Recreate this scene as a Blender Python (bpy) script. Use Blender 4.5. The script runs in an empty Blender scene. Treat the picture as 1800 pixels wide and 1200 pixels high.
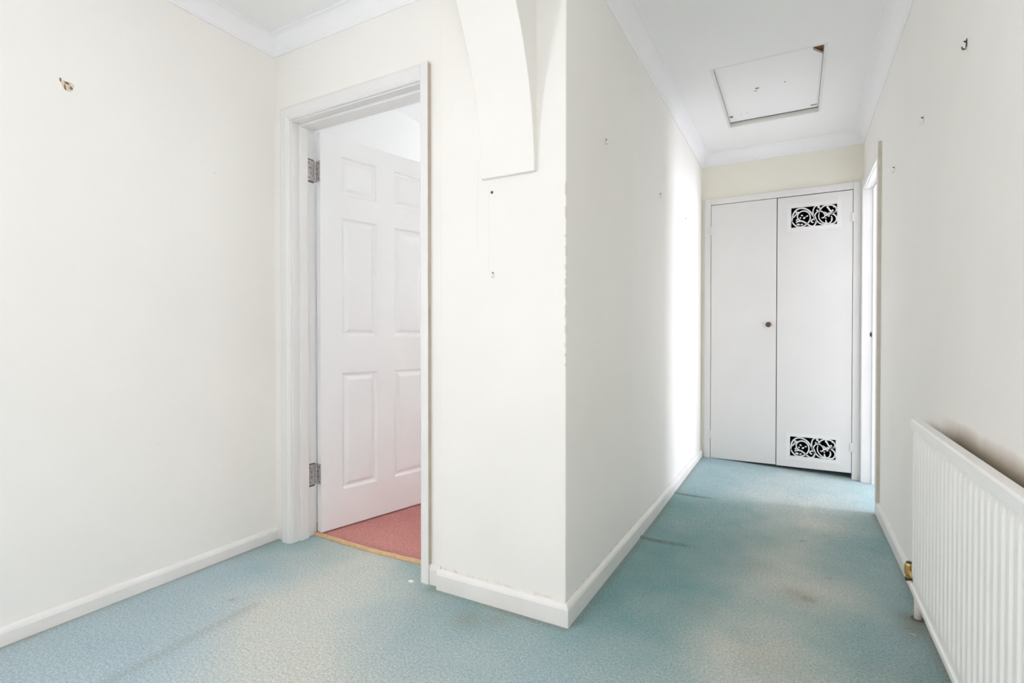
import bpy, bmesh, math, random
from mathutils import Vector, Matrix, noise
R = math.radians
random.seed(7)
SC = bpy.context.scene
COL = SC.collection

# ------------------------------------------------------------------ camera, world, lights, exposure
cd = bpy.data.cameras.new('camera'); cam = bpy.data.objects.new('camera', cd); COL.objects.link(cam)
cd.sensor_width = 36.0; cd.sensor_fit = 'HORIZONTAL'; cd.lens = 907.0 / 1800.0 * 36.0
cd.clip_start = 0.02
cam.location = (0, 0, 0.98); cam.rotation_euler = (R(90 - 0.575), 0, R(28.9))
SC.camera = cam

w = bpy.data.worlds.new('world'); SC.world = w; w.use_nodes = True
bg = w.node_tree.nodes['Background']; bg.inputs[0].default_value = (0.72, 0.86, 1.0, 1); bg.inputs[1].default_value = 0.6

def area(name, loc, rot, sx, sy, power, col):
    l = bpy.data.lights.new(name, 'AREA'); l.shape = 'RECTANGLE'; l.size = sx; l.size_y = sy
    l.energy = power; l.color = col
    o = bpy.data.objects.new(name, l); COL.objects.link(o); o.location = loc; o.rotation_euler = rot
    return o
# daylight from openings outside the picture; front door, hall and side ones are added
area('daylight_rear_window', (-1.6, -2.97, 1.4), (R(90), 0, R(180)), 0.9, 1.2, 4, (0.92, 0.90, 1.0))
area('added_front_door_light', (-0.075, -2.97, 0.85), (R(90), 0, R(180)), 0.75, 1.5, 90, (0.955, 0.955, 1.0))  # unseen source added to light the corridor down its length
area('added_hall_window_light', (-2.19, -0.85, 1.4), (R(90), 0, R(-90)), 0.8, 1.2, 32, (0.975, 0.92, 0.96))  # unseen source added to lift the right wall and radiator
area('added_side_window_light', (0.39, -0.75, 1.4), (R(90), 0, R(90)), 0.8, 1.2, 23, (0.94, 0.91, 1.0))  # unseen source added to brighten the walls that face right
area('daylight_left_room', (-1.5, 3.93, 1.5), (R(90), 0, 0), 1.1, 1.2, 100, (0.88, 0.92, 1.0))
area('daylight_right_room', (3.15, 4.37, 1.25), (R(90), 0, R(90)), 0.8, 1.4, 92, (0.89, 0.885, 1.0))

vs = SC.view_settings
vs.view_transform = 'Standard'; vs.look = 'None'; vs.gamma = 1.0; vs.use_curve_mapping = False
vs.exposure = 0.15
SC.cycles.max_bounces = 12; SC.cycles.diffuse_bounces = 9; SC.cycles.caustics_reflective = False; SC.cycles.caustics_refractive = False
SC.cycles.use_denoising = True

# ------------------------------------------------------------------ materials
def mat(name, col, rough=0.6, var=0.0, vscale=3.0, bump=0.0, bscale=60.0, metal=0.0, spec=0.5, var_col=None):
    m = bpy.data.materials.new(name); m.use_nodes = True
    nt = m.node_tree; b = nt.nodes['Principled BSDF']
    b.inputs['Base Color'].default_value = (*col, 1); b.inputs['Roughness'].default_value = rough
    b.inputs['Metallic'].default_value = metal; b.inputs['Specular IOR Level'].default_value = spec
    g = nt.nodes.new('ShaderNodeNewGeometry')
    if var or var_col:
        n = nt.nodes.new('ShaderNodeTexNoise'); n.inputs['Scale'].default_value = vscale; n.inputs['Detail'].default_value = 5
        nt.links.new(g.outputs['Position'], n.inputs['Vector'])
        r = nt.nodes.new('ShaderNodeValToRGB'); r.color_ramp.elements[0].position = 0.3; r.color_ramp.elements[1].position = 0.7
        c2 = var_col or tuple(c * (1 - var) for c in col)
        r.color_ramp.elements[0].color = (*c2, 1); r.color_ramp.elements[1].color = (*col, 1)
        nt.links.new(n.outputs['Fac'], r.inputs['Fac']); nt.links.new(r.outputs['Color'], b.inputs['Base Color'])
    if bump:
        n2 = nt.nodes.new('ShaderNodeTexNoise'); n2.inputs['Scale'].default_value = bscale; n2.inputs['Detail'].default_value = 4
        nt.links.new(g.outputs['Position'], n2.inputs['Vector'])
        bp = nt.nodes.new('ShaderNodeBump'); bp.inputs['Strength'].default_value = bump; bp.inputs['Distance'].default_value = 0.002
        nt.links.new(n2.outputs['Fac'], bp.inputs['Height']); nt.links.new(bp.outputs['Normal'], b.inputs['Normal'])
    return m

def mix_in(m, fac_socket, col):
    """lay a second colour over a material's base colour where fac is 1"""
    nt = m.node_tree; b = nt.nodes['Principled BSDF']; mx = nt.nodes.new('ShaderNodeMix'); mx.data_type = 'RGBA'
    if b.inputs['Base Color'].links:
        nt.links.new(b.inputs['Base Color'].links[0].from_socket, mx.inputs[6])
    else:
        mx.inputs[6].default_value = b.inputs['Base Color'].default_value
    mx.inputs[7].default_value = (*col, 1)
    nt.links.new(fac_socket, mx.inputs[0]); nt.links.new(mx.outputs[2], b.inputs['Base Color'])

def math_node(nt, op, a, b=None, c=None, clamp=False):
    n = nt.nodes.new('ShaderNodeMath'); n.operation = op; n.use_clamp = clamp
    for i, v in enumerate((a, b, c)):
        if v is None: continue
        if isinstance(v, (int, float)): n.inputs[i].default_value = v
        else: nt.links.new(v, n.inputs[i])
    return n.outputs[0]

CREAM = (0.885, 0.868, 0.82)
M = {}
M['wall'] = mat('cream_emulsion', CREAM, 0.75, 0.025, 2.5, 0.12, 90)
M['wall_end'] = mat('deeper_cream_emulsion', (0.86, 0.835, 0.73), 0.75, 0.03, 3, 0.1, 90)
M['wall_white'] = mat('white_emulsion', (0.86, 0.86, 0.855), 0.8, 0.01, 3)
M['ceil'] = mat('ceiling_paint', (0.91, 0.91, 0.905), 0.85, 0.02, 2.0, 0.15, 40)
M['cornice'] = mat('cornice_paint', (0.895, 0.895, 0.90), 0.7, 0.015, 5)
M['gloss'] = mat('white_gloss_paint', (0.82, 0.815, 0.80), 0.38, 0.03, 4, 0.05, 40)
M['gloss_cool'] = mat('white_satin_door_paint', (0.86, 0.86, 0.86), 0.42, 0.02, 5, 0.05, 60)
M['skirt'] = mat('skirting_paint', (0.84, 0.825, 0.79), 0.4, 0.07, 9, 0.08, 30)
M['bare_edge'] = mat('yellowed_frame_edge', (0.70, 0.655, 0.55), 0.55, 0.10, 14)
M['brown_line'] = mat('unpainted_joint', (0.56, 0.49, 0.39), 0.7, 0.15, 14)
M['cup'] = mat('cupboard_paint', (0.78, 0.77, 0.745), 0.5, 0.03, 4, 0.06, 25)
M['dark'] = mat('dark_interior', (0.035, 0.028, 0.025), 0.9, 0.3, 8)
M['brass'] = mat('aged_brass', (0.72, 0.47, 0.16), 0.35, 0.35, 60, metal=0.85)
M['darkmetal'] = mat('dark_metal', (0.06, 0.055, 0.045), 0.5, 0.2, 40, metal=0.5)
M['steel'] = mat('brushed_hinge_steel', (0.74, 0.71, 0.70), 0.32, 0.4, 140, metal=0.6)
M['knob'] = mat('brown_knob', (0.16, 0.085, 0.05), 0.35, 0.45, 120, metal=0.4)
M['wood'] = mat('pale_threshold_wood', (0.70, 0.47, 0.25), 0.5, 0.25, 30)
M['loftwood'] = mat('raw_loft_timber', (0.30, 0.15, 0.065), 0.8, 0.5, 60)
M['rad'] = mat('radiator_enamel', (0.90, 0.895, 0.87), 0.35, 0.02, 4)
M['pipe'] = mat('painted_pipe', (0.82, 0.79, 0.74), 0.4, 0.08, 30)
M['plaster'] = mat('broken_plaster', (0.80, 0.70, 0.57), 0.9, 0.2, 120)
M['plasterdark'] = mat('old_plaster_hole', (0.22, 0.16, 0.10), 0.95, 0.3, 120)
M['straw'] = mat('dry_straw', (0.70, 0.58, 0.36), 0.8)
M['flake'] = mat('white_flake', (0.88, 0.87, 0.86), 0.7)
M['gap'] = mat('shadow_gap_filler', (0.10, 0.085, 0.07), 0.9)
M['grime'] = mat('grime', (0.16, 0.14, 0.12), 0.9)
M['bounce_carpet'] = mat('pale_bounce_carpet', (0.72, 0.72, 0.70), 0.95, 0.06, 12, 0.3, 200)  # unseen side-room floor, made pale to bounce light onto the corridor ceiling
M['glass'] = mat('window_glass', (0.9, 0.95, 1.0), 0.05)
_b = M['glass'].node_tree.nodes['Principled BSDF']; _b.inputs['Transmission Weight'].default_value = 1.0

# corner chips on the pier + soot and painted shade above the radiator
def pos_sep(nt):
    g = nt.nodes.new('ShaderNodeNewGeometry'); s = nt.nodes.new('ShaderNodeSeparateXYZ'); nt.links.new(g.outputs['Position'], s.inputs[0])
    return g, s
m = M['wall_corr'] = mat('cream_emulsion_worn', CREAM, 0.75, 0.03, 2.5, 0.12, 90)
nt = m.node_tree; g, s = pos_sep(nt)
n = nt.nodes.new('ShaderNodeTexNoise'); n.inputs['Scale'].default_value = 26; n.inputs['Detail'].default_value = 6
nt.links.new(g.outputs['Position'], n.inputs['Vector'])
near = math_node(nt, 'MULTIPLY', math_node(nt, 'GREATER_THAN', s.outputs[0], -0.6875), math_node(nt, 'LESS_THAN', s.outputs[1], 1.6175))
band = math_node(nt, 'MULTIPLY', math_node(nt, 'GREATER_THAN', s.outputs[2], 0.88), math_node(nt, 'LESS_THAN', s.outputs[2], 1.50))
chip = math_node(nt, 'GREATER_THAN', n.outputs['Fac'], 0.5)
mix_in(m, math_node(nt, 'MULTIPLY', math_node(nt, 'MULTIPLY', near, band), math_node(nt, 'MULTIPLY', chip, 0.5)), (0.62, 0.52, 0.38))
lowz = math_node(nt, 'DIVIDE', math_node(nt, 'SUBTRACT', 0.092, s.outputs[2]), 0.012, clamp=True)      # grime where the wall meets the skirting
gn = math_node(nt, 'DIVIDE', math_node(nt, 'SUBTRACT', n.outputs['Fac'], 0.45), 0.2, clamp=True)
mix_in(m, math_node(nt, 'MULTIPLY', math_node(nt, 'MULTIPLY', lowz, gn), 0.45), (0.52, 0.44, 0.34))
m = M['wall_right'] = mat('cream_emulsion_soot_shade', (0.885, 0.868, 0.825), 0.75, 0.03, 2.5, 0.12, 90)
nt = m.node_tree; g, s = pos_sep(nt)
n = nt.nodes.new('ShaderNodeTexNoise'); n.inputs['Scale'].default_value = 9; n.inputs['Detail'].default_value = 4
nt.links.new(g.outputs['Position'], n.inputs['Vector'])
h = math_node(nt, 'MULTIPLY_ADD', n.outputs['Fac'], 0.03, 0.722)                 # soot and painted gap shade fade out 2-5 cm above the radiator
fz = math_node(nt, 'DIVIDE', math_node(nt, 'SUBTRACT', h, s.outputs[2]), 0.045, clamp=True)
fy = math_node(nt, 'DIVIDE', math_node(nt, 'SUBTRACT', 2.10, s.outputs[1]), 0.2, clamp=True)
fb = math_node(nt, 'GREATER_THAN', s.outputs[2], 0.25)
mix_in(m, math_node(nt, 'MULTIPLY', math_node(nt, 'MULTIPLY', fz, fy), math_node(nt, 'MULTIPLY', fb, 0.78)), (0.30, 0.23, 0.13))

def carpet(name, base, fade_daylight, worn, dirt, grain):
    m = bpy.data.materials.new(name); m.use_nodes = True; nt = m.node_tree; b = nt.nodes['Principled BSDF']
    b.inputs['Roughness'].default_value = 0.95; b.inputs['Specular IOR Level'].default_value = 0.1
    b.inputs['Sheen Weight'].default_value = 0.15
    g = nt.nodes.new('ShaderNodeNewGeometry')
    def attr(a):
        n = nt.nodes.new('ShaderNodeAttribute'); n.attribute_name = a; return n.outputs['Fac']
    def noi(scale, detail=3, rough=0.6):
        n = nt.nodes.new('ShaderNodeTexNoise'); n.inputs['Scale'].default_value = scale; n.inputs['Detail'].default_value = detail
        n.inputs['Roughness'].default_value = rough
        nt.links.new(g.outputs['Position'], n.inputs['Vector']); return n.outputs['Fac']
    def mix(f, a, c, mode='MIX'):
        mx = nt.nodes.new('ShaderNodeMix'); mx.data_type = 'RGBA'; mx.blend_type = mode
        for sck, v in ((mx.inputs[0], f), (mx.inputs[6], a), (mx.inputs[7], c)):
            if isinstance(v, tuple): sck.default_value = (*v, 1)
            elif isinstance(v, (int, float)): sck.default_value = v
            else: nt.links.new(v, sck)
        return mx.outputs[2]
    def ramp(f, lo, hi):
        mr = nt.nodes.new('ShaderNodeMapRange'); mr.inputs[1].default_value = lo; mr.inputs[2].default_value = hi
        nt.links.new(f, mr.inputs[0]); return mr.outputs[0]
    mott = ramp(noi(7, 5), 0.3, 0.7)
    wear = math_node(nt, 'ADD', attr('wear'), math_node(nt, 'MULTIPLY', math_node(nt, 'SUBTRACT', mott, 0.5), 0.18), clamp=True)
    c = mix(wear, mix(attr('fade_daylight'), base, fade_daylight), worn)
    c = mix(attr('stain'), c, dirt)
    gr = noi(230, 2, 0.7); gr2 = noi(110, 3, 0.6)
    gray = ramp(math_node(nt, 'ADD', math_node(nt, 'MULTIPLY', gr, 0.6), math_node(nt, 'MULTIPLY', gr2, 0.4)), 0.32, 0.68)
    mr = nt.nodes.new('ShaderNodeMapRange'); mr.inputs[3].default_value = 1 - grain; mr.inputs[4].default_value = 1 + grain
    nt.links.new(gray, mr.inputs[0])
    sc = nt.nodes.new('ShaderNodeVectorMath'); sc.operation = 'SCALE'
    nt.links.new(c, sc.inputs[0]); nt.links.new(mr.outputs[0], sc.inputs['Scale'])
    nt.links.new(sc.outputs[0], b.inputs['Base Color'])
    bp = nt.nodes.new('ShaderNodeBump'); bp.inputs['Strength'].default_value = 0.6; bp.inputs['Distance'].default_value = 0.004
    nt.links.new(gray, bp.inputs['Height']); nt.links.new(bp.outputs['Normal'], b.inputs['Normal'])
    return m
M['teal'] = carpet('teal_carpet', (0.182, 0.352, 0.358), (0.38, 0.50, 0.545), (0.57, 0.59, 0.535), (0.19, 0.15, 0.075), 0.42)
M['pink'] = carpet('dusty_pink_carpet', (0.44, 0.15, 0.135), (0.52, 0.22, 0.20), (0.58, 0.25, 0.22), (0.20, 0.10, 0.06), 0.40)

# ------------------------------------------------------------------ mesh helpers
def link(name, bm, m, parent=None, smooth=False, bevel=0.0, segs=2):
    me = bpy.data.meshes.new(name)
    bmesh.ops.recalc_face_normals(bm, faces=bm.faces)
    bm.to_mesh(me); bm.free()
    o = bpy.data.objects.new(name, me); COL.objects.link(o)
    me.materials.append(M[m] if isinstance(m, str) else m)
    if smooth:
        for p in me.polygons: p.use_smooth = True
    if bevel:
        md = o.modifiers.new('bevel', 'BEVEL'); md.width = bevel; md.segments = segs; md.limit_method = 'ANGLE'; md.angle_limit = R(35)
        md.harden_normals = False
    if parent is not None: o.parent = parent
    return o
def box(bm, x0, x1, y0, y1, z0, z1):
    v = [bm.verts.new(p) for p in ((x0,y0,z0),(x1,y0,z0),(x1,y1,z0),(x0,y1,z0),(x0,y0,z1),(x1,y0,z1),(x1,y1,z1),(x0,y1,z1))]
    for f in ((3,2,1,0),(4,5,6,7),(0,1,5,4),(1,2,6,5),(2,3,7,6),(3,0,4,7)): bm.faces.new([v[i] for i in f])
def boxes(lst):
    bm = bmesh.new()
    for b in lst: box(bm, *b)
    return bm
def prism(bm, pts, z0, z1, mp=lambda a, b, c: (a, b, c)):
    lo = [bm.verts.new(mp(a, b, z0)) for a, b in pts]; hi = [bm.verts.new(mp(a, b, z1)) for a, b in pts]
    n = len(pts); bm.faces.new(lo[::-1]); bm.faces.new(hi)
    for i in range(n): bm.faces.new((lo[i], lo[(i+1) % n], hi[(i+1) % n], hi[i]))
def tube(bm, pts, rad, seg=12, caps=True):
    pts = [Vector(p) for p in pts]; rings = []
    rads = rad if isinstance(rad, (list, tuple)) else [rad] * len(pts)
    for i, p in enumerate(pts):
        t = (pts[min(i+1, len(pts)-1)] - pts[max(i-1, 0)]).normalized()
        up = Vector((0, 0, 1)) if abs(t.z) < 0.9 else Vector((1, 0, 0))
        a = t.cross(up).normalized(); b = t.cross(a)
        rings.append([bm.verts.new(p + (a*math.cos(2*math.pi*k/seg) + b*math.sin(2*math.pi*k/seg))*rads[i]) for k in range(seg)])
    for r0, r1 in zip(rings, rings[1:]):
        for k in range(seg): bm.faces.new((r0[k], r0[(k+1) % seg], r1[(k+1) % seg], r1[k]))
    if caps: bm.faces.new(rings[0][::-1]); bm.faces.new(rings[-1])
def sweep(bm, path, prof, mp):
    """prof = [(offset to the left of the path, height out of the path's plane)], mitred at the bends, closed section"""
    P = [Vector(p) for p in path]; n = len(P); rings = []
    for i in range(n):
        d0 = (P[i] - P[i-1]).normalized() if i else None
        d1 = (P[i+1] - P[i]).normalized() if i < n-1 else None
        d0 = d0 or d1; d1 = d1 or d0
        n0 = Vector((-d0.y, d0.x)); n1 = Vector((-d1.y, d1.x)); mt = (n0 + n1)
        mt = mt / mt.dot(n0)
        rings.append([bm.verts.new(mp(*(P[i] + mt*o), h)) for o, h in prof])
    k = len(prof)
    for r0, r1 in zip(rings, rings[1:]):
        for j in range(k): bm.faces.new((r0[j], r0[(j+1) % k], r1[(j+1) % k], r1[j]))
    bm.faces.new(rings[0][::-1]); bm.faces.new(rings[-1])
XY = lambda a, b, h: (a, b, h)
def struct(o, label=None):
    o['kind'] = 'structure'
    if label: o['label'] = label
    return o
def tag(o, label, cat, group=None):
    o['label'] = label; o['category'] = cat
    if group: o['group'] = group
    return o
def empty(name, loc=(0, 0, 0)):
    o = bpy.data.objects.new(name, None); COL.objects.link(o); o.location = loc; o.empty_display_size = 0.1
    return o

# ------------------------------------------------------------------ plan (metres; camera stands at 0,0)
XL, XR, YD, YE, ZC = -2.207, 0.404, 1.633, 4.33, 2.40
YP = 1.612                                        # front of the pier
def xc(y): return -0.682 + (y - YP) / (YE - YP) * 0.014   # corridor's left wall is slightly out of line
YR = -3.0                                         # rear wall of the hall
def floor_z(x, y):                                # the old floor falls to the right at the far end
    t = min(1, max(0, (y - 2.4) / 1.9)); t = t*t*(3 - 2*t)
    z = -t * 0.048 * (min(max(x, -0.75), 0.5) + 0.1)
    def ridge(x0, x1, yy, hgt, wid):
        if x < x0 - 0.1 or x > x1 + 0.06: return 0
        e = min(1, max(0, (x1 + 0.04 - x) / 0.1)) ; c = yy + 0.012*math.sin(x*14)
        return hgt * e * math.exp(-((y - c) / wid) ** 2)
    z += ridge(-0.70, -0.40, 3.285, 0.007, 0.012) + ridge(-0.70, -0.41, 2.505, 0.010, 0.012)
    return z

def seg_d(p, a, b):
    a = Vector(a); b = Vector(b); p = Vector(p); ab = b - a
    t = max(0, min(1, (p - a).dot(ab) / ab.length_squared)); return (p - a - ab*t).length
PATHS = [(((-1.70, 1.72), (-1.55, 1.35)), .30, .80), (((-1.55, 1.35), (-1.15, .95)), .33, .85), (((-1.15, .95), (-.35, .85)), .28, .62),
         (((-.2, .9), (-.08, 1.6)), .26, .60), (((-.08, 1.6), (-.03, 2.3)), .25, .80), (((-.03, 2.3), (.05, 3.1)), .24, .62), (((.0, 3.2), (.1, 4.1)), .3, .45)]
SPOTS = [((-.005, 2.19), .022, .75), ((-.03, 2.21), .06, .32), ((.045, 2.86), .012, .5), ((.03, 2.83), .010, .45), ((-.08, 3.0), .009, .5), ((-.12, 2.42), .07, .16),
         ((-.02, 1.75), .10, .14), ((-.30, 1.95), .09, .10), ((.375, 2.20), .055, .75), ((.36, 2.13), .05, .45), ((-1.03, 1.50), .07, .35), ((-.93, 1.545), .05, .25),
         ((-1.83, 1.205), .018, .35), ((-1.62, 1.51), .008, .7), ((-1.72, 1.21), .007, .7), ((.14, 2.45), .008, .5), ((.13, 2.98), .02, .25), ((.24, 1.80), .10, .12)]
def ymarks():
    ys = []; y = -3.05
    while y < 4.5:
        ys.append(y)
        fine = any(abs(y - c) < 0.06 for c in (3.285, 2.505))
        y += 0.006 if fine else (0.06 if y < 0.3 else 0.022)
    return ys + [4.5]
bm = bmesh.new(); lw = bm.verts.layers.float.new('wear'); ls = bm.verts.layers.float.new('stain'); lf = bm.verts.layers.float.new('fade_daylight')
ys = ymarks(); xs = [-2.3 + i*0.022 for i in range(int((0.62 + 2.3) / 0.022) + 1)]
grid = [[bm.verts.new((x, y, floor_z(x, y))) for x in xs] for y in ys]
for row in grid:
    for v in row:
        p = Vector((v.co.x, v.co.y)); nz = noise.fractal(Vector((p.x*2.2, p.y*2.2, 0.3)), 0.9, 2.0, 4)
        q = p + Vector((noise.noise(Vector((p.x*3, p.y*3, 5)))*.10, noise.noise(Vector((p.x*3, p.y*3, 9)))*.10))
        we = 0
        for (a, b), wd, am in PATHS:
            we = max(we, am*math.exp(-(seg_d(q, a, b) / wd) ** 2))
        v[lw] = max(0, min(1, we*(1 + 0.45*nz) + 0.10 + 0.10*nz))
        fd = min(1, max(0, (1.75 - p.y) / 0.45)) * (0.55 + 0.45*min(1, max(0, (-p.x - 0.2) / 1.2))) * min(1, max(0.15, (0.42 - p.x) / 0.3))
        fd = max(fd, 0.5*min(1, max(0, (p.y - 3.1) / .5)))  # far end: side-room daylight put into the carpet colour
        fd = max(fd, 0.30*min(1, max(0, (p.x - .05) / .2)))
        v[lf] = max(0, min(1, fd + 0.12*nz))
        st = 0
        for c, r_, a_ in SPOTS: st = max(st, a_*math.exp(-((q - Vector(c)).length / r_) ** 2))
        # brown lines: the two rucks, the long line parallel to the left wall, the edges against the skirting
        for x0, x1, yy in ((-0.70, -0.40, 3.272), (-0.66, -0.40, 2.492)):
            if x0 < p.x < x1: st = max(st, 0.6*min(1, max(.25, (-.38 - p.x) / .2))*math.exp(-((p.y - yy - 0.012*math.sin(p.x*14)) / 0.009) ** 2))
        if 0.5 < p.y < 1.2: st = max(st, 0.22*math.exp(-((p.x + 1.72 + (p.y - 1.0)*0.05) / 0.02) ** 2))
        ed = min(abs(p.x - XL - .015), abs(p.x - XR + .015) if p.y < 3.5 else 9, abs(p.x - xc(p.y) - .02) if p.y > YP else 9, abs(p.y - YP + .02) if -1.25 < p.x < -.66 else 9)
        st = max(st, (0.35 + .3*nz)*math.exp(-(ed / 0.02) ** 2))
        v[ls] = max(0, min(1, st))
for r0, r1 in zip(grid, grid[1:]):
    for i in range(len(xs) - 1): bm.faces.new((r0[i], r0[i+1], r1[i+1], r1[i]))
fl = struct(link('floor', bm, 'teal', smooth=True), 'worn teal carpet covering hall and corridor floor')

bm = bmesh.new(); lw = bm.verts.layers.float.new('wear'); ls = bm.verts.layers.float.new('stain'); lf = bm.verts.layers.float.new('fade_daylight')
nx = 40; ny = 50
grid = [[bm.verts.new((-2.206 + 1.415*i/nx, 1.757 + 2.24*j/ny, 0.007 + 0.002*noise.noise(Vector((i*.9, j*.9, 2))))) for i in range(nx+1)] for j in range(ny+1)]
for row in grid:
    for v in row:
        v[lw] = max(0, min(1, 0.45 + 0.5*noise.noise(v.co*2.5)))
        v[ls] = 0.75*math.exp(-((v.co.x + 1.36) / .08) ** 2 - ((v.co.y - 1.76) / .05) ** 2) + (0.25 if v.co.y < 1.77 else 0)
for r0, r1 in zip(grid, grid[1:]):
    for i in range(nx): bm.faces.new((r0[i], r0[i+1], r1[i+1], r1[i]))
struct(link('floor', bm, 'pink', smooth=True), 'dusty pink carpet in the room behind the open panelled door')
struct(link('floor', boxes([(XR + .20, 3.2, 2.2, 5.4, -.12, -.034)]), 'bounce_carpet'), 'carpeted floor of the bright side room')

# ceiling with the loft opening
HX0, HX1, HY0, HY1 = -0.403, 0.112, 2.945, 3.80
cl = struct(link('ceiling', boxes([(-3.5, HX0-.012, -3.1, 5.6, ZC, ZC+.1), (HX1+.012, 3.3, -3.1, 5.6, ZC, ZC+.1), (HX0-.012, HX1+.012, -3.1, HY0-.012, ZC, ZC+.1), (HX0-.012, HX1+.012, HY1+.012, 5.6, ZC, ZC+.1)]), 'ceil'), 'white painted ceiling with coved edges')

# ------------------------------------------------------------------ walls
Z0 = -0.12
wl = struct(link('wall_left', boxes([(XL-.1, XL, -3.1, -1.25, Z0, ZC), (XL-.1, XL, -.45, YD+.01, Z0, ZC), (XL-.1, XL, -1.25, -.45, Z0, .8), (XL-.1, XL, -1.25, -.45, 2.0, ZC)]), 'wall'), 'cream wall on the left')
DL, DR, DH = -2.085, -1.307, 1.988                # inside faces of the left door lining
struct(link('wall_door', boxes([(XL-.1, DL-.028, YD, 1.755, Z0, ZC), (DR+.028, -1.1, YD, 1.755, Z0, ZC), (DL-.028, DR+.028, YD, 1.755, DH+.028, ZC)]), 'wall'), 'cream wall around the open panelled door')
bm = bmesh.new()
prism(bm, [(-1.205, YP), (xc(YP), YP), (xc(4.43), 4.43), (-.79, 4.43), (-.79, 1.75), (-1.205, 1.75)], Z0, ZC)
struct(link('wall_corridor', bm, 'wall_corr', bevel=0.004, segs=3), 'cream pier and corridor wall with chipped corner')
RJ0, RJ1, RH = 3.535, 4.262, 1.985                # right-hand doorway, inside faces of its lining
FD0, FD1, FDH = -0.50, 0.35, 2.05                  # opening for the added glazed front door behind the camera
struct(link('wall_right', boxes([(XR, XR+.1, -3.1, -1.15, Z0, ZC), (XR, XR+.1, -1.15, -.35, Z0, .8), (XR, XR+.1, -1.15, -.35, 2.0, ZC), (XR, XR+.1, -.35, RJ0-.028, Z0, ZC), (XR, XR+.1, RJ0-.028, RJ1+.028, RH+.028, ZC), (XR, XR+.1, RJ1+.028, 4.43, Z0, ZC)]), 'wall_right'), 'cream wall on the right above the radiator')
CX0, CX1, CH = -0.606, 0.352, 2.02
struct(link('wall_end', boxes([(xc(4.3)-.02, CX0, YE, 4.43, Z0, ZC), (CX1, XR+.01, YE, 4.43, Z0, ZC), (CX0, CX1, YE, 4.43, CH, ZC)]), 'wall_end'), 'deep cream end wall above the cupboard')
struct(link('wall_rear', boxes([(XL-.1, -2.05, YR-.1, YR, Z0, ZC), (-1.15, FD0, YR-.1, YR, Z0, ZC), (FD1, XR+.1, YR-.1, YR, Z0, ZC), (-2.05, -1.15, YR-.1, YR, Z0, .8), (-2.05, -1.15, YR-.1, YR, 2.0, ZC), (FD0, FD1, YR-.1, YR, FDH, ZC)]), 'wall'))
# rooms beyond the two doorways
struct(link('wall_left_room', boxes([(XL-.1, XL, 1.70, 4.1, Z0, ZC), (XL, -2.1, 4.0, 4.1, Z0, ZC), (-.9, -.79, 4.0, 4.1, Z0, ZC), (-2.1, -.9, 4.0, 4.1, Z0, .9), (-2.1, -.9, 4.0, 4.1, 2.1, ZC)]), 'wall_white'), 'white walls of the room behind the panelled door')
struct(link('wall_right_room', boxes([(XR+.1, 3.2, 2.1, 2.2, Z0, ZC), (XR+.1, 3.2, 5.5, 5.6, Z0, ZC), (XR, XR+.1, 4.43, 5.6, Z0, ZC), (3.2, 3.3, 2.1, 3.95, Z0, ZC), (3.2, 3.3, 4.80, 5.6, Z0, ZC), (3.2, 3.3, 3.95, 4.80, Z0, .55), (3.2, 3.3, 3.95, 4.80, 1.98, ZC)]), 'wall_white'), 'white walls of the side room')
# unseen windows; front door and both side-wall hall windows added to brighten the walls
def window(name, axis, at, a0, a1, z0, z1, mull=2):
    e = struct(empty(name)); fr = []
    def bx(a, b, c, d, dep): return (a, b, at-dep, at+dep, c, d) if axis == 'y' else (at-dep, at+dep, a, b, c, d)
    fr += [bx(a0, a0+.06, z0, z1, .03), bx(a1-.06, a1, z0, z1, .03), bx(a0+.06, a1-.06, z0, z0+.06, .03), bx(a0+.06, a1-.06, z1-.06, z1, .03)]
    for i in range(1, mull):
        c = a0 + (a1-a0)*i/mull; fr.append(bx(c-.03, c+.03, z0+.06, z1-.06, .03))
    link('window_frame', boxes(fr), 'gloss', e)
    for i in range(mull):
        p0 = a0 + (a1-a0)*i/mull + .04; p1 = a0 + (a1-a0)*(i+1)/mull - .04
        link('pane', boxes([bx(p0, p1, z0+.05, z1-.05, .003)]), 'glass', e)
    return e
window('window_1', 'y', YR-.05, -2.05, -1.15, .8, 2.0, 2)
window('window_2', 'y', 4.05, -2.1, -.9, .9, 2.1, 2)
window('window_3', 'x', 3.25, 3.95, 4.80, .55, 1.98, 1)
window('added_window_5', 'x', XR+.05, -1.15, -.35, .8, 2.0, 1)
window('added_window_4', 'x', XL-.05, -1.25, -.45, .8, 2.0, 1)
e = window('added_door_3', 'y', YR-.05, FD0, FD1, -.02, FDH, 1)
link('bottom_panel', boxes([(FD0+.06, FD1-.06, YR-.065, YR-.035, .04, .14)]), 'gloss', e)

# arch springing from the pier towards the camera's left
bm = bmesh.new(); RA = 1.05; ZS = 1.55; ZT = 2.27; pts = []
for i in range(23):
    z = ZS + (ZT - ZS)*i/22; pts.append((YP - (RA - math.sqrt(RA*RA - (z - ZS)**2)), z))
pts = [(YP + .02, ZS)] + [(y - .018, z) for y, z in pts]
rear = [(YR - (y - YP) + .0, z) for y, z in pts[1:]][::-1] + [(YR - .02, ZS)]
poly = pts + rear + [(YR - .02, ZC), (YP + .02, ZC)]
bm2 = bmesh.new()
prism(bm2, poly, -1.009, -0.793, lambda a, b, c: (c, a, b))
struct(link('wall_arch', bm2, 'wall', bevel=0.003), 'curved plaster arch springing from the pier')
bm.free()

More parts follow.
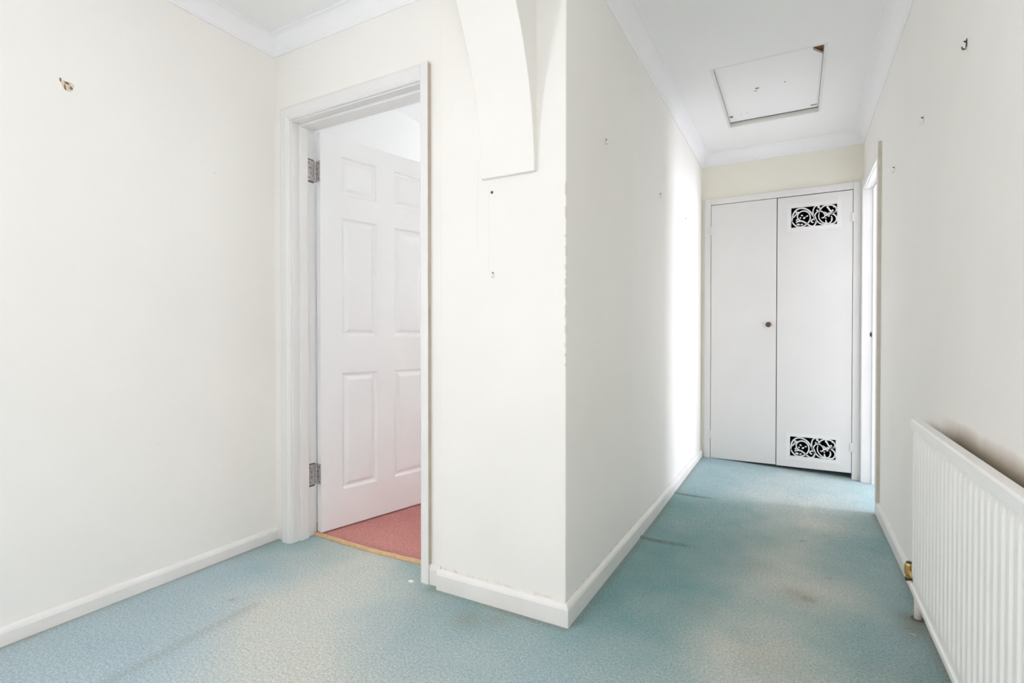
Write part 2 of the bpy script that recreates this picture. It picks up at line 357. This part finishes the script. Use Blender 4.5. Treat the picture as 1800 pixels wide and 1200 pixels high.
# ------------------------------------------------------------------ cornice and skirting
def cove(proj, drop, lip=.006):
    pr = [(0, ZC), (0, ZC-drop), (lip, ZC-drop), (lip+.001, ZC-drop+.006)]
    for i in range(9):
        a = math.pi/2*i/8; pr.append((lip + .004 + (proj-.012-lip)*(1-math.cos(a)), ZC-drop+.010 + (drop-.016)*math.sin(a)))
    pr += [(proj-.004, ZC-.006), (proj, ZC-.004), (proj, ZC)]
    return pr
bm = bmesh.new()
sweep(bm, [(XR, YR), (XR, YE), (xc(YE), YE), (xc(YP), YP-.0)], cove(.078, .083), XY)
struct(link('trim_1', bm, 'cornice'), 'white coved cornice around the corridor ceiling')
bm = bmesh.new()
sweep(bm, [(-1.012, YD), (XL, YD), (XL, YR)], cove(.055, .083), XY)
struct(link('trim_2', bm, 'cornice'), 'white coved cornice above the left wall and door')

def skirt_prof(hgt, t=.015):
    return [(0, -.1), (t, -.1), (t, hgt-.018), (t-.003, hgt-.010), (.007, hgt-.003), (.004, hgt), (0, hgt)]
bm = bmesh.new(); sweep(bm, [(XL, YD), (XL, YR)], skirt_prof(.058), XY)
struct(link('baseboard_left', bm, 'skirt'), 'low white skirting along the left wall')
bm = bmesh.new(); sweep(bm, [(xc(4.33), 4.328), (xc(YP), YP), (-1.217, YP)], [(o, h if h < 0 else h) for o, h in skirt_prof(.076)], XY)
struct(link('baseboard_corridor', bm, 'skirt'), 'white skirting wrapping the pier and corridor wall')
bm = bmesh.new(); sweep(bm, [(-1.2175, YD), (-1.2675, YD)], skirt_prof(.078, .013), XY)
struct(link('baseboard_door', bm, 'skirt'), 'short piece of skirting between door frame and pier')
bm = bmesh.new(); sweep(bm, [(XR, YR), (XR, 3.463)], skirt_prof(.062), XY)
_o = bmesh.new(); sweep(_o, [(XL, 3.99), (XL, 1.76)], skirt_prof(.10), XY)
struct(link('baseboard_left_room', _o, 'skirt'), 'white skirting in the pink-carpeted room')
struct(link('baseboard_right', bm, 'skirt'), 'white skirting along the right wall behind the radiator')

# ------------------------------------------------------------------ left doorway: frame (trim) and six-panel door
fr = struct(empty('trim_3', (DL, YD, 0)), 'white door frame with moulded architrave around the open door')
def part(o, p):
    o.parent = p; o.matrix_parent_inverse = Matrix.Translation(p.location).inverted(); return o
XZ = lambda a, b, h: (a, YD - h, b)
aprof = [(0, -.001), (0, .010), (.004, .014), (.010, .014), (.016, .018), (.050, .018), (.060, .014), (.066, .010), (.066, -.001)]
bm = bmesh.new(); sweep(bm, [(DL-.004, -.02), (DL-.004, DH+.005), (DR, DH+.005)], [(o, h) for o, h in aprof], XZ)
part(link('architrave', bm, 'gloss'), fr)
bm = bmesh.new(); sweep(bm, [(DR, DH+.071), (DR, -.02)], [(0, -.001), (0, .016), (.004, .018), (.033, .018), (.037, .016), (.037, -.001)], XZ)
part(link('architrave', bm, 'gloss'), fr)
bm = bmesh.new(); sweep(bm, [(DL-.004, -.02), (DL-.004, DH+.005), (DR+.004, DH+.005), (DR+.004, -.02)], [(0, 0), (0, .016), (.06, .016), (.06, 0)], lambda a, b, h: (a, 1.756 + h, b))
part(link('architrave', bm, 'gloss'), fr)
part(link('frame_edge', boxes([(DR+.037, DR+.0395, YD-.0165, YD, .078, DH+.063)]), 'brown_line'), fr)
part(link('lining', boxes([(DL-.028, DL, YD-.0005, 1.757, -.03, DH+.028), (DR, DR+.028, YD-.0005, 1.757, -.03, DH+.028), (DL, DR, YD-.0005, 1.757, DH, DH+.028)]), 'gloss', bevel=.0015), fr)
part(link('door_stop', boxes([(DL, DL+.012, 1.670, 1.715, -.03, DH), (DR-.012, DR, 1.670, 1.715, -.03, DH), (DL+.012, DR-.012, 1.670, 1.715, DH-.012, DH)]), 'gloss', bevel=.0015), fr)

PV = Vector((DL + .001, 1.763, 0)); TH = R(76.6)
dr = struct(empty('door_1', PV), 'white six-panel door standing open into the pink-carpeted room'); dr.rotation_euler = (0, 0, TH)
LX0, LX1, LY0, LY1, LZ0, LZ1 = .008, .762, -.040, -.002, .014, 1.980
S0 = LX0 + .112
cols = [(S0, S0+.210), (S0+.316, S0+.526)]; rows = [(.200, .796), (.978, 1.582), (1.693, 1.890)]
lst = [(LX0, cols[0][0], LY0, LY1, LZ0, LZ1), (cols[0][1], cols[1][0], LY0, LY1, LZ0, LZ1), (cols[1][1], LX1, LY0, LY1, LZ0, LZ1)]
zb = [LZ0] + [z for r_ in rows for z in r_] + [LZ1]
for c0, c1 in cols:
    for i in range(0, len(zb), 2): lst.append((c0, c1, LY0, LY1, zb[i], zb[i+1]))
leaf = link('leaf', boxes(lst), 'gloss_cool', dr)
def panel_mesh(wd, hg):
    bm = bmesh.new()
    steps = [(0, 0), (.004, -.0005), (.009, -.009), (.015, -.012), (.020, -.012), (.036, -.002), (.040, -.001)]
    for side in (0, 1):
        rings = []
        for ins, dep in steps:
            y = (LY0 - dep) if side == 0 else (LY1 + dep)
            rings.append([bm.verts.new(p) for p in ((ins, y, ins), (wd-ins, y, ins), (wd-ins, y, hg-ins), (ins, y, hg-ins))])
        for r0, r1 in zip(rings, rings[1:]):
            for k in range(4): bm.faces.new((r0[k], r0[(k+1) % 4], r1[(k+1) % 4], r1[k]))
        bm.faces.new(rings[-1])
    return bm
for z0, z1 in rows:
    pm = None
    for c0, c1 in cols:
        if pm is None: po = link('panel', panel_mesh(c1-c0, z1-z0), 'gloss_cool', dr); pm = po.data
        else: po = bpy.data.objects.new('panel', pm); COL.objects.link(po); po.parent = dr
        po.location = (c0, 0, z0)
def butt_hinge(z):
    hg = link('hinge', boxes([(LX0-.002, LX0-.0003, LY0+.003, LY1+.002, z-.05, z+.05)]), 'steel', dr)
    bm = bmesh.new()
    for k in range(5):
        tube(bm, [(LX0-.006, LY1+.002, z-.05+.0205*k), (LX0-.006, LY1+.002, z-.05+.0205*k+.018)], .0052, 12)
    kn = link('knuckle', bm, 'steel', hg, smooth=False)
    bm = bmesh.new()
    for dz in (-.036, -.013, .013, .036):
        yy = LY0+.014 if abs(dz) > .02 else LY0+.024
        tube(bm, [(LX0-.0018, yy, z+dz), (LX0-.0030, yy, z+dz)], .0035, 8)
    link('screw', bm, 'darkmetal', hg)
    # the plate let into the lining stays with the frame
    part(link('hinge_plate', boxes([(DL-.0003, DL+.0016, 1.7165, 1.757, z-.05, z+.05)]), 'steel'), fr)
    part(link('hinge_recess', boxes([(DL-.0002, DL+.0010, 1.7165, 1.757, z+.0502, z+.056), (DL-.0002, DL+.0010, 1.7165, 1.757, z-.058, z-.0502)]), 'grime'), fr)
    bm = bmesh.new()
    for dz in (-.036, -.013, .013, .036): tube(bm, [(DL+.0014, 1.728 if abs(dz) > .02 else 1.738, z+dz), (DL+.0026, 1.728 if abs(dz) > .02 else 1.738, z+dz)], .003, 8)
    part(link('screw', bm, 'darkmetal'), fr)
butt_hinge(1.790); butt_hinge(.300)
hd = link('handle_plate', boxes([(.690, .730, LY0-.006, LY0, .93, 1.10)]), 'steel', dr)
bm = bmesh.new(); tube(bm, [(.710, LY0-.004, 1.03), (.710, LY0-.045, 1.03), (.700, LY0-.052, 1.03), (.600, LY0-.052, 1.03)], .008, 10); link('lever', bm, 'steel', hd, smooth=True)

# wooden threshold strip
bm = bmesh.new(); lo = []; N = 24
ring = []
for i in range(N+1):
    x = DL + .012 + (DR - DL - .014)*i/N; b = -.014*math.sin(math.pi*i/N)**2 + .006*math.sin(i*1.7) * .3
    ring.append([bm.verts.new(p) for p in ((x, 1.744+b, -.02), (x, 1.744+b, .004), (x, 1.750+b, .010), (x, 1.764+b, .011), (x, 1.770+b, -.02))])
for r0, r1 in zip(ring, ring[1:]):
    for k in range(5): bm.faces.new((r0[k], r0[(k+1) % 5], r1[(k+1) % 5], r1[k]))
bm.faces.new(ring[0]); bm.faces.new(ring[-1][::-1])
struct(link('trim_4', bm, 'wood', smooth=False), 'pale wooden threshold strip between teal and pink carpet')

# ------------------------------------------------------------------ right doorway frame
fr2 = struct(empty('trim_5', (XR, RJ0, 0)), 'white frame of the side doorway beside the cupboard')
YZ = lambda a, b, h: (XR - h, a, b)
bm = bmesh.new(); sweep(bm, [(RJ1, DH+.0), (RJ0, DH+.0), (RJ0, -.05)], [(-o, h) for o, h in aprof], YZ)
part(link('architrave', bm, 'gloss'), fr2)
bm = bmesh.new(); sweep(bm, [(RJ1, -.06), (RJ1, DH+.066)], [(0, -.001), (0, .012), (-.005, .016), (-.044, .016), (-.046, .014), (-.046, -.001)], YZ)
part(link('architrave', bm, 'gloss'), fr2)
part(link('frame_edge', boxes([(XR-.0175, XR, RJ0-.0685, RJ0-.066, .06, DH+.063)]), 'bare_edge'), fr2)
part(link('lining', boxes([(XR-.0005, XR+.108, RJ0-.028, RJ0, -.06, RH+.028), (XR-.0005, XR+.108, RJ1, RJ1+.028, -.06, RH+.028), (XR-.0005, XR+.108, RJ0, RJ1, RH, RH+.028)]), 'gloss', bevel=.0015), fr2)
part(link('door_stop', boxes([(XR+.045, XR+.068, RJ0, RJ0+.012, -.05, RH), (XR+.045, XR+.068, RJ1-.012, RJ1, -.05, RH), (XR+.045, XR+.068, RJ0+.012, RJ1-.012, RH-.012, RH)]), 'gloss', bevel=.0015), fr2)
bm = bmesh.new(); prism(bm, [(XR+.030, .995), (XR+.040, 1.015), (XR+.044, .985), (XR+.036, .972)], RJ1-.002, RJ1-.0005, lambda a, b, c: (a, c, b))
part(link('strike_plate', bm, 'darkmetal'), fr2)
bm = bmesh.new(); prism(bm, [(XR-.012, .95), (XR+.006, .955), (XR+.004, .935), (XR-.010, .925)], RJ1-.0012, RJ1-.0004, lambda a, b, c: (a, c, b))

bm.free()

# ------------------------------------------------------------------ built-in cupboard
cb = tag(empty('built_in_cupboard', (-.13, YE, 0)), 'white double-door built-in cupboard filling the corridor end wall', 'cupboard')
FX0, FX1, FZ = -.640, .390, 2.056; LX0c, LX1c, LT = -.592, .338, 2.004; FY = YE - .020
part(link('frame', boxes([(FX0, LX0c-.003, FY, YE+.02, -.07, FZ), (LX1c+.003, FX1, FY, YE+.02, -.07, FZ), (LX0c-.003, LX1c+.003, FY, YE+.02, LT+.004, FZ)]), 'cup', bevel=.003), cb)
part(link('frame_gap', boxes([(FX1+.0003, XR-.0003, FY+.006, YE, -.06, FZ-.03)]), 'gap'), cb)
part(link('interior', boxes([(-.667, -.657, 4.43, 4.98, -.1, 2.3), (.40, .41, 4.43, 4.98, -.1, 2.3), (-.667, .41, 4.98, 4.99, -.1, 2.3), (-.667, .41, 4.43, 4.99, 2.3, 2.31), (-.667, .41, 4.33, 4.99, -.11, -.10)]), 'dark'), cb)
MID = -.132
dl = part(link('door', boxes([(LX0c, MID-.003, FY+.000, FY+.022, .024, LT)]), 'cup', bevel=.002), cb)
dl['label'] = 'plain left cupboard door with small brown knob'
bm = bmesh.new(); tube(bm, [(0, 0, 0), (0, -.008, 0), (0, -.012, 0), (0, -.018, 0), (0, -.024, 0), (0, -.027, 0)], [.008, .007, .014, .0195, .017, .008], 18)
kn = link('knob', bm, 'knob', smooth=True); kn.location = (-.186, FY+.001, 1.068); part(kn, dl); dl.matrix_parent_inverse = Matrix.Translation(cb.location).inverted()
kn.matrix_parent_inverse = Matrix()
GX0, GX1 = -.041, .246; G = [(.100, .245), (1.774, 1.920)]
RX0, RX1 = MID+.002, LX1c; yy0, yy1 = FY+.004, FY+.024
lst = [(RX0, GX0, yy0, yy1, .020, LT-.002), (GX1, RX1, yy0, yy1, .020, LT-.002), (GX0, GX1, yy0, yy1, .020, G[0][0]), (GX0, GX1, yy0, yy1, G[0][1], G[1][0]), (GX0, GX1, yy0, yy1, G[1][1], LT-.002)]
dr2 = part(link('door', boxes(lst), 'cup'), cb)
dr2['label'] = 'right cupboard door with two scrollwork vent grilles'
def paint_hinge(parent, x, z):
    bm = bmesh.new(); tube(bm, [(x, FY-.002, z-.030), (x, FY-.002, z+.030)], .0065, 10)
    box(bm, x-.012, x+.012, FY-.0015, FY+.004, z-.028, z+.028)
    link('hinge', bm, 'cup', parent)
paint_hinge(dl, LX0c-.002, 1.803); paint_hinge(dl, LX0c-.004, .209); paint_hinge(dr2, LX1c, 1.812); paint_hinge(dr2, LX1c, .203)

# scrollwork, drawn in units where the opening is 2 wide and 1 high
def arc(cx, cy, r, a0, a1, n=18, ry=None):
    ry = ry or r
    return [(cx + r*math.cos(R(a0 + (a1-a0)*i/n)), cy + ry*math.sin(R(a0 + (a1-a0)*i/n))) for i in range(n+1)]
def spline(pts, n=8):
    out = []; P = [Vector(p) for p in pts]; P = [2*P[0]-P[1]] + P + [2*P[-1]-P[-2]]
    for i in range(1, len(P)-2):
        for k in range(n):
            t = k/n; a, b, c, d = P[i-1:i+3]
            out.append(tuple(.5*((2*b) + (c-a)*t + (2*a-5*b+4*c-d)*t*t + (3*b-a-3*c+d)*t**3)))
    out.append(tuple(P[-2])); return out
def zq(x, y):      # from a sketch grid measured on the grille
    u = (x-292)/1118; t = 355 - 100*u; b = 830 - 85*u
    return (2*u, 1 - (y - t)/(b - t))
def Z(*l): return spline([zq(*p) for p in l])
STROKES = [
    (Z((315,700),(322,600),(345,500),(410,410),(510,362),(620,365),(730,415),(810,500),(865,590),(905,690),(870,765),(800,790),(725,755),(640,700),(560,665),(470,672),(410,700)), .085),
    (Z((300,640),(340,715),(420,785),(520,808),(620,775),(705,715),(755,640),(765,555),(735,480),(660,432),(570,428),(490,470),(450,545),(470,620),(540,655)), .075),
    (Z((905,690),(890,640),(840,625),(795,650),(800,685),(830,695)), .075),
    (Z((480,440),(420,500),(370,560),(330,590)), .07),
    (Z((870,600),(835,500),(838,400),(880,325),(940,300),(985,335),(1000,400),(985,460)), .07),
    (Z((870,590),(890,500),(950,440),(1020,430),(1085,470),(1120,530),(1090,585),(1035,590)), .07),
    (Z((890,560),(920,650),(985,715),(1080,745),(1180,735),(1260,690),(1290,620),(1270,550)), .07),
    (Z((985,470),(970,560),(1000,640),(1070,700),(1140,720)), .06),
    (Z((1000,420),(1050,345),(1130,300),(1220,290),(1310,300),(1375,345),(1390,410),(1350,460),(1280,480),(1190,475)), .075),
    (Z((1260,490),(1340,520),(1390,580),(1390,650),(1340,715),(1270,735),(1190,735)), .08),
    (Z((1060,455),(1130,470),(1190,510),(1250,500),(1320,480),(1400,440)), .075),
    (Z((1170,300),(1200,360),(1240,420),(1290,470)), .09),
    (Z((1190,740),(1150,690),(1140,640)), .08),
]
BLOBS = [  # little acanthus leaves
    ((620,590),.085,.06,40), ((560,530),.07,.05,-30), ((690,545),.07,.04,20), ((520,590),.05,.05,0), ((430,640),.055,.05,0), ((470,745),.11,.06,-10), ((420,450),.05,.09,30),
    ((560,745),.07,.05,10), ((930,410),.055,.05,0), ((960,340),.06,.05,0), ((1180,340),.07,.06,0), ((1150,530),.08,.055,-20), ((1210,550),.07,.05,0), ((1300,420),.06,.06,0), ((1280,640),.05,.09,0), ((1140,600),.05,.04,0),
    ((1330,330),.05,.05,0), ((830,700),.045,.04,0), ((1150,740),.13,.06,0), ((505,805),.13,.04,0), ((560,362),.12,.035,0)]
def grille(z0, z1):
    bm = bmesh.new(); wdt = GX1-GX0; hgt = z1-z0; yf, yb = yy0+.001, yy0+.006
    def P(a, b, y): return (GX0 + wdt*a/2, y, z0 + hgt*b)
    sx = wdt/2; sz = hgt
    def cl(p): return (min(2.02, max(-.02, p[0])), min(1.02, max(-.02, p[1])))
    for pts, wd in STROKES:
        n = len(pts); L = []; Rr = []
        for i, p in enumerate(pts):
            a = Vector(pts[max(i-1, 0)]); b = Vector(pts[min(i+1, n-1)]); t = (b-a).normalized(); nn = Vector((-t.y, t.x))
            tp = wd/2 * (0.55 + 0.45*min(1, min(i, n-1-i)/5)) * 0.77
            L.append(cl(Vector(p)+nn*tp)); Rr.append(cl(Vector(p)-nn*tp))
        for i in range(n-1):
            q = [L[i], Rr[i], Rr[i+1], L[i+1]]
            f = [bm.verts.new(P(*c, yf)) for c in q]; k = [bm.verts.new(P(*c, yb)) for c in q]
            bm.faces.new(f)
            bm.faces.new((f[0], k[0], k[3], f[3])); bm.faces.new((f[1], f[2], k[2], k[1]))
    for c, rx, rz, an in BLOBS:
        rx *= 0.85; rz *= 0.85
        cx, cy = zq(*c); rr = []
        for k in range(12):
            a = 2*math.pi*k/12; s_ = 1.0 if k % 2 else 0.72; px, py = rx*s_*math.cos(a), rz*s_*math.sin(a)
            rr.append(cl((cx + px*math.cos(R(an)) - py*math.sin(R(an)), cy + px*math.sin(R(an)) + py*math.cos(R(an)))))
        f = [bm.verts.new(P(*q, yf-.0006)) for q in rr]; k = [bm.verts.new(P(*q, yb)) for q in rr]
        bm.faces.new(f)
        for i in range(12): bm.faces.new((f[i], k[i], k[(i+1) % 12], f[(i+1) % 12]))
    e_ = .027
    for bx_ in ((GX0-e_, GX0+.001, z0-e_, z1+e_), (GX1-.001, GX1+e_, z0-e_, z1+e_), (GX0, GX1, z0-e_, z0+.001), (GX0, GX1, z1-.001, z1+e_)):
        box(bm, bx_[0], bx_[1], yy0-.0025, yy0+.0005, bx_[2], bx_[3])
    return link('vent_grille', bm, 'gloss', dr2)
for z0, z1 in G: grille(z0, z1)

# ------------------------------------------------------------------ loft hatch
lh = tag(empty('loft_hatch', (-.145, 3.37, ZC)), 'white loft hatch panel with one broken corner in the corridor ceiling', 'loft hatch')
zp = ZC + .026
bm = bmesh.new(); prism(bm, [(HX0+.002, HY0+.002), (.058, HY0+.002), (.066, 3.030), (.085, 3.060), (HX1-.002, 3.092), (HX1-.002, HY1-.014), (HX0+.002, HY1-.014)], zp, zp+.012)
pn = part(link('panel', bm, 'ceil'), lh)
part(link('frame_lining', boxes([(HX0-.012, HX0, HY0-.012, HY1+.012, ZC-.0015, ZC+.09), (HX1, HX1+.012, HY0-.012, HY1+.012, ZC-.0015, ZC+.09), (HX0, HX1, HY0-.012, HY0, ZC-.0015, ZC+.09), (HX0, HX1, HY1, HY1+.012, ZC-.0015, ZC+.09)]), 'skirt', bevel=.001), lh)
part(link('loft_timber', boxes([(HX0-.0, HX1+.0, HY0-.0, HY1+.0, zp+.016, zp+.06)]), 'loftwood'), lh)
part(link('dark_gap', boxes([(HX0, HX0+.002, HY0, HY1, zp+.001, zp+.008), (HX1-.002, HX1, 3.1, HY1, zp+.001, zp+.008), (HX0+.003, HX1-.0025, HY1-.014, HY1, zp+.001, zp+.008)]), 'gap'), lh)
for (x0, y0, x1, y1, wd) in ((.068, 3.745, .104, 3.745, .006), (-.395, 3.70, -.375, 3.685, .005), (-.33, 3.68, -.326, 3.68, .004), (-.29, 3.675, -.286, 3.676, .004), (-.07, 3.33, -.063, 3.33, .005), (-.22, 3.34, -.20, 3.335, .004), (-.23, 3.37, -.21, 3.37, .003)):
    bm = bmesh.new(); box(bm, x0, x1, min(y0, y1)-wd, max(y0, y1)+wd, zp-.0006, zp+.001)
    part(link('scuff_mark', bm, 'grime'), lh)

# ------------------------------------------------------------------ radiator
RXF, RXB, RY0, RY1, RZ0, RZ1 = .350, .378, .90, 2.232, .102, .694
ra = tag(empty('radiator', (.365, 1.56, 0)), 'white ribbed steel panel radiator on the right wall', 'radiator')
PITCH = .0432
def rib(y):
    t = ((RY1 - .012 - y) / PITCH) % 1.0
    return 0.5 + 0.5*math.tanh(3.2*math.sin(2*math.pi*t))
zs = [RZ0+.012, .128, .142, .152, .165, .180, .40, .585, .630, .640, .648, .656, RZ1-.006]
am = [0, 0, .15, .55, .95, 1, 1, 1, .95, .6, .2, 0, 0]
bm = bmesh.new(); ny = int((RY1-RY0)/PITCH*10); gr = []
for j in range(ny+1):
    y = RY1 - (RY1-RY0)*j/ny; e_ = min(1, min(RY1-y, y-RY0)/.012)
    gr.append([bm.verts.new((RXF + .005 - .005*a*rib(y)*e_ + .004*(1-e_), y, z)) for z, a in zip(zs, am)])
for g0, g1 in zip(gr, gr[1:]):
    for k in range(len(zs)-1): bm.faces.new((g0[k], g1[k], g1[k+1], g0[k+1]))
bk = [[bm.verts.new((RXB-.006, y, z)) for z in (zs[0], zs[-1])] for y in (RY1, RY0)]
bm.faces.new((bk[0][0], bk[0][1], bk[1][1], bk[1][0]))
bm.faces.new([*gr[0], bk[0][1], bk[0][0]]); bm.faces.new([*gr[-1], bk[1][1], bk[1][0]])
bm.faces.new([g_[-1] for g_ in gr] + [bk[1][1], bk[0][1]]); bm.faces.new([g_[0] for g_ in gr] + [bk[1][0], bk[0][0]])
part(link('panel', bm, 'rad', smooth=False), ra)
bm = bmesh.new(); prism(bm, [(RXF-.0025, RZ1-.032), (RXF-.003, RZ1-.004), (RXF+.002, RZ1), (RXB-.002, RZ1), (RXB, RZ1-.003), (RXB, RZ1-.032)], RY0-.002, RY1+.003, lambda a, b, c: (a, c, b))
part(link('top_rail', bm, 'rad', bevel=.001), ra)
bm = bmesh.new(); prism(bm, [(RXF-.001, RZ0), (RXF-.001, RZ0+.016), (RXF+.004, RZ0+.020), (RXF+.016, RZ0+.020), (RXF+.016, RZ0)], RY0-.002, RY1+.006, lambda a, b, c: (a, c, b))
part(link('bottom_rail', bm, 'rad', bevel=.001), ra)
for yb in (1.12, 2.0): part(link('wall_bracket', boxes([(RXB-.006, XR, yb-.015, yb+.015, .16, .62)]), 'rad'), ra)
va = part(link('valve', (lambda b: (tube(b, [(.358, 2.306, .108), (.358, 2.306, .124), (.358, 2.306, .128), (.358, 2.306, .160), (.358, 2.306, .166)], [.010, .012, .0155, .0145, .011], 8), b)[1])(bmesh.new()), 'brass'), ra)
va['label'] = 'aged brass valve'
bm = bmesh.new(); tube(bm, [(.358, 2.306, .104), (.358, 2.306, .113)], .0135, 10); link('collar', bm, 'darkmetal', va)
bm = bmesh.new(); tube(bm, [(.358, 2.306, .1655), (.358, 2.306, .170)], .010, 10); link('spindle_cap', bm, 'darkmetal', va)
bm = bmesh.new(); tube(bm, [(.358, 2.300, .140), (.362, 2.232, .140)], .009, 10); link('union', bm, 'brass', va)
bm = bmesh.new(); tube(bm, [(.371, 2.236, -.02), (.371, 2.236, .05), (.371, 2.240, .072), (.370, 2.252, .086), (.366, 2.275, .094), (.360, 2.298, .099), (.358, 2.306, .106)], .0105, 14)
part(link('pipe', bm, 'pipe', smooth=True), ra)
bm = bmesh.new(); tube(bm, [(.371, 2.236, -.001), (.371, 2.236, .0025)], .020, 12); part(link('pipe_foot_ring', bm, 'grime'), ra)  # thin dark ring on the carpet around the pipe

# ------------------------------------------------------------------ small things on the walls
def hook(loc, face, label, m='pipe', s=1.0, nail='darkmetal'):
    """small one-nail picture hook; local x = out of the wall, y = along it"""
    e = tag(empty('picture_hook', loc), label, 'hook', 'picture hooks left in the walls')
    e.rotation_euler = (0, 0, {'+x': 0, '-x': math.pi, '-y': -math.pi/2}[face]); e.scale = (s, s, s)
    bm = bmesh.new(); sweep(bm, [(.0006, .016), (.0012, -.006), (.004, -.014), (.010, -.014), (.013, -.006)], [(0, -.0045), (0, .0045), (.0012, .0045), (.0012, -.0045)], lambda a, b, h: (a, h, b))
    link('strip', bm, m, e)
    bm = bmesh.new(); tube(bm, [(.0, 0, .006), (.0075, 0, .011)], .0022, 8); link('nail', bm, nail, e)
    return e
hook((XR, 1.847, 1.780), '-x', 'dark bare metal picture hook high on the right wall', 'darkmetal', 0.9)
hook((XR, 2.396, 1.774), '-x', 'painted picture hook on right wall between dark hook and doorway hook')
hook((XR, 3.036, 1.774), '-x', 'painted picture hook on right wall nearest the side doorway')
hook((xc(2.013)+.0005, 2.013, 1.765), '+x', 'picture hook on corridor wall nearest the pier corner', s=.8)
hook((xc(2.941)+.0005, 2.941, 1.770), '+x', 'picture hook in the middle of the corridor wall', s=.9)
hook((xc(3.669)+.0005, 3.669, 1.778), '+x', 'picture hook on brightly lit part of corridor wall near the cupboard', s=.8)
hook((-.968, YP, 1.203), '-y', 'grey painted picture hook on the pier below the arch', s=.8)
bm = bmesh.new(); tube(bm, [(0, 0, 0), (0, -.002, 0), (0, -.004, .0003)], [.0055, .005, .002], 10)
o = tag(link('nail', bm, 'knob'), 'small dark nail head in the pier just under the arch', 'nail'); o.location = (-.973, YP+.0002, 1.503)
bm = bmesh.new(); tube(bm, [(0, 0, 0), (.002, 0, 0)], [.004, .003], 8)
o = tag(link('nail', bm, 'pipe'), 'tiny painted nail head on the left wall near the door', 'nail'); o.location = (XL-.0002, 1.339, 1.687)
# knocked-out plaster on the left wall
ch = empty('plaster_chip', (XL, .825, 1.842)); ch.parent = wl
bm = bmesh.new(); pts = [(.017*math.cos(a)*(1 + .25*math.sin(a*3)), .020*math.sin(a)*(1 + .2*math.cos(a*2))) for a in [2*math.pi*k/14 for k in range(14)]]
prism(bm, pts, -.001, .0012, lambda a, b, c: (c, a, b)); link('bare_plaster', bm, 'plaster', ch)
for pl in ([(-.011, .004), (-.007, .001), (-.004, -.016), (-.009, -.012)], [(-.010, .012), (.003, .013), (.005, .006), (-.006, .006)], [(.004, .006), (.014, -.001), (.013, -.009), (.003, -.004), (.008, -.001)], [(-.022, .020), (-.018, .019), (-.018, .007), (-.021, .009)]):
    bm = bmesh.new(); prism(bm, pl, -.001, .0022, lambda a, b, c: (c, a, b)); link('hole', bm, 'plasterdark', ch)
# hairline scratch on the left wall, cracks on the pier
def line_mark(name, pts, wd, face_x=None, face_y=None, m='grime', parent=None):
    bm = bmesh.new()
    for (a0, z0), (a1, z1) in zip(pts, pts[1:]):
        d = Vector((a1-a0, z1-z0)).normalized(); n_ = Vector((-d.y, d.x))*wd/2
        q = [(a0+n_.x, z0+n_.y), (a0-n_.x, z0-n_.y), (a1-n_.x, z1-n_.y), (a1+n_.x, z1+n_.y)]
        if face_x is not None: prism(bm, q, face_x-.001, face_x+.0004, lambda a, b, c: (c, a, b))
        else: prism(bm, q, face_y-.0004, face_y+.001, lambda a, b, c: (a, c, b))
    o = link(name, bm, m); o.parent = parent; return o
M['crack'] = mat('hairline_crack', (0.79, 0.775, 0.73), 0.9)
wcorr = bpy.data.objects['wall_corridor']
line_mark('scratch', [(1.095, .549), (1.118, .556)], .0016, face_x=XL, m='crack', parent=wl)
line_mark('crack', [(-.985, 1.53), (-.988, 1.42), (-.984, 1.33), (-.986, 1.20)], .0014, face_y=YP, m='crack', parent=wcorr)
line_mark('crack', [(-1.03, 1.62), (-1.04, 1.40), (-1.036, 1.28)], .0012, face_y=YP, m='crack', parent=wcorr)

# ------------------------------------------------------------------ bits on the floor
bm = bmesh.new(); prism(bm, [(-.013, -.004), (-.004, -.008), (.012, -.003), (.010, .005), (-.006, .006)], 0, .004)
o = tag(link('paint_flake', bm, 'flake'), 'white paint flake on carpet at the foot of the door frame', 'flake'); o.location = (-1.343, 1.600, floor_z(-1.343, 1.6)+.0005)
bm = bmesh.new(); tube(bm, [(-.009, .003, .002), (0, 0, .003), (.010, -.002, .002)], .0016, 6)
o = tag(link('straw_scrap', bm, 'straw'), 'thin straw-coloured scrap on carpet by the radiator pipe', 'scrap'); o.location = (.338, 2.107, 0)
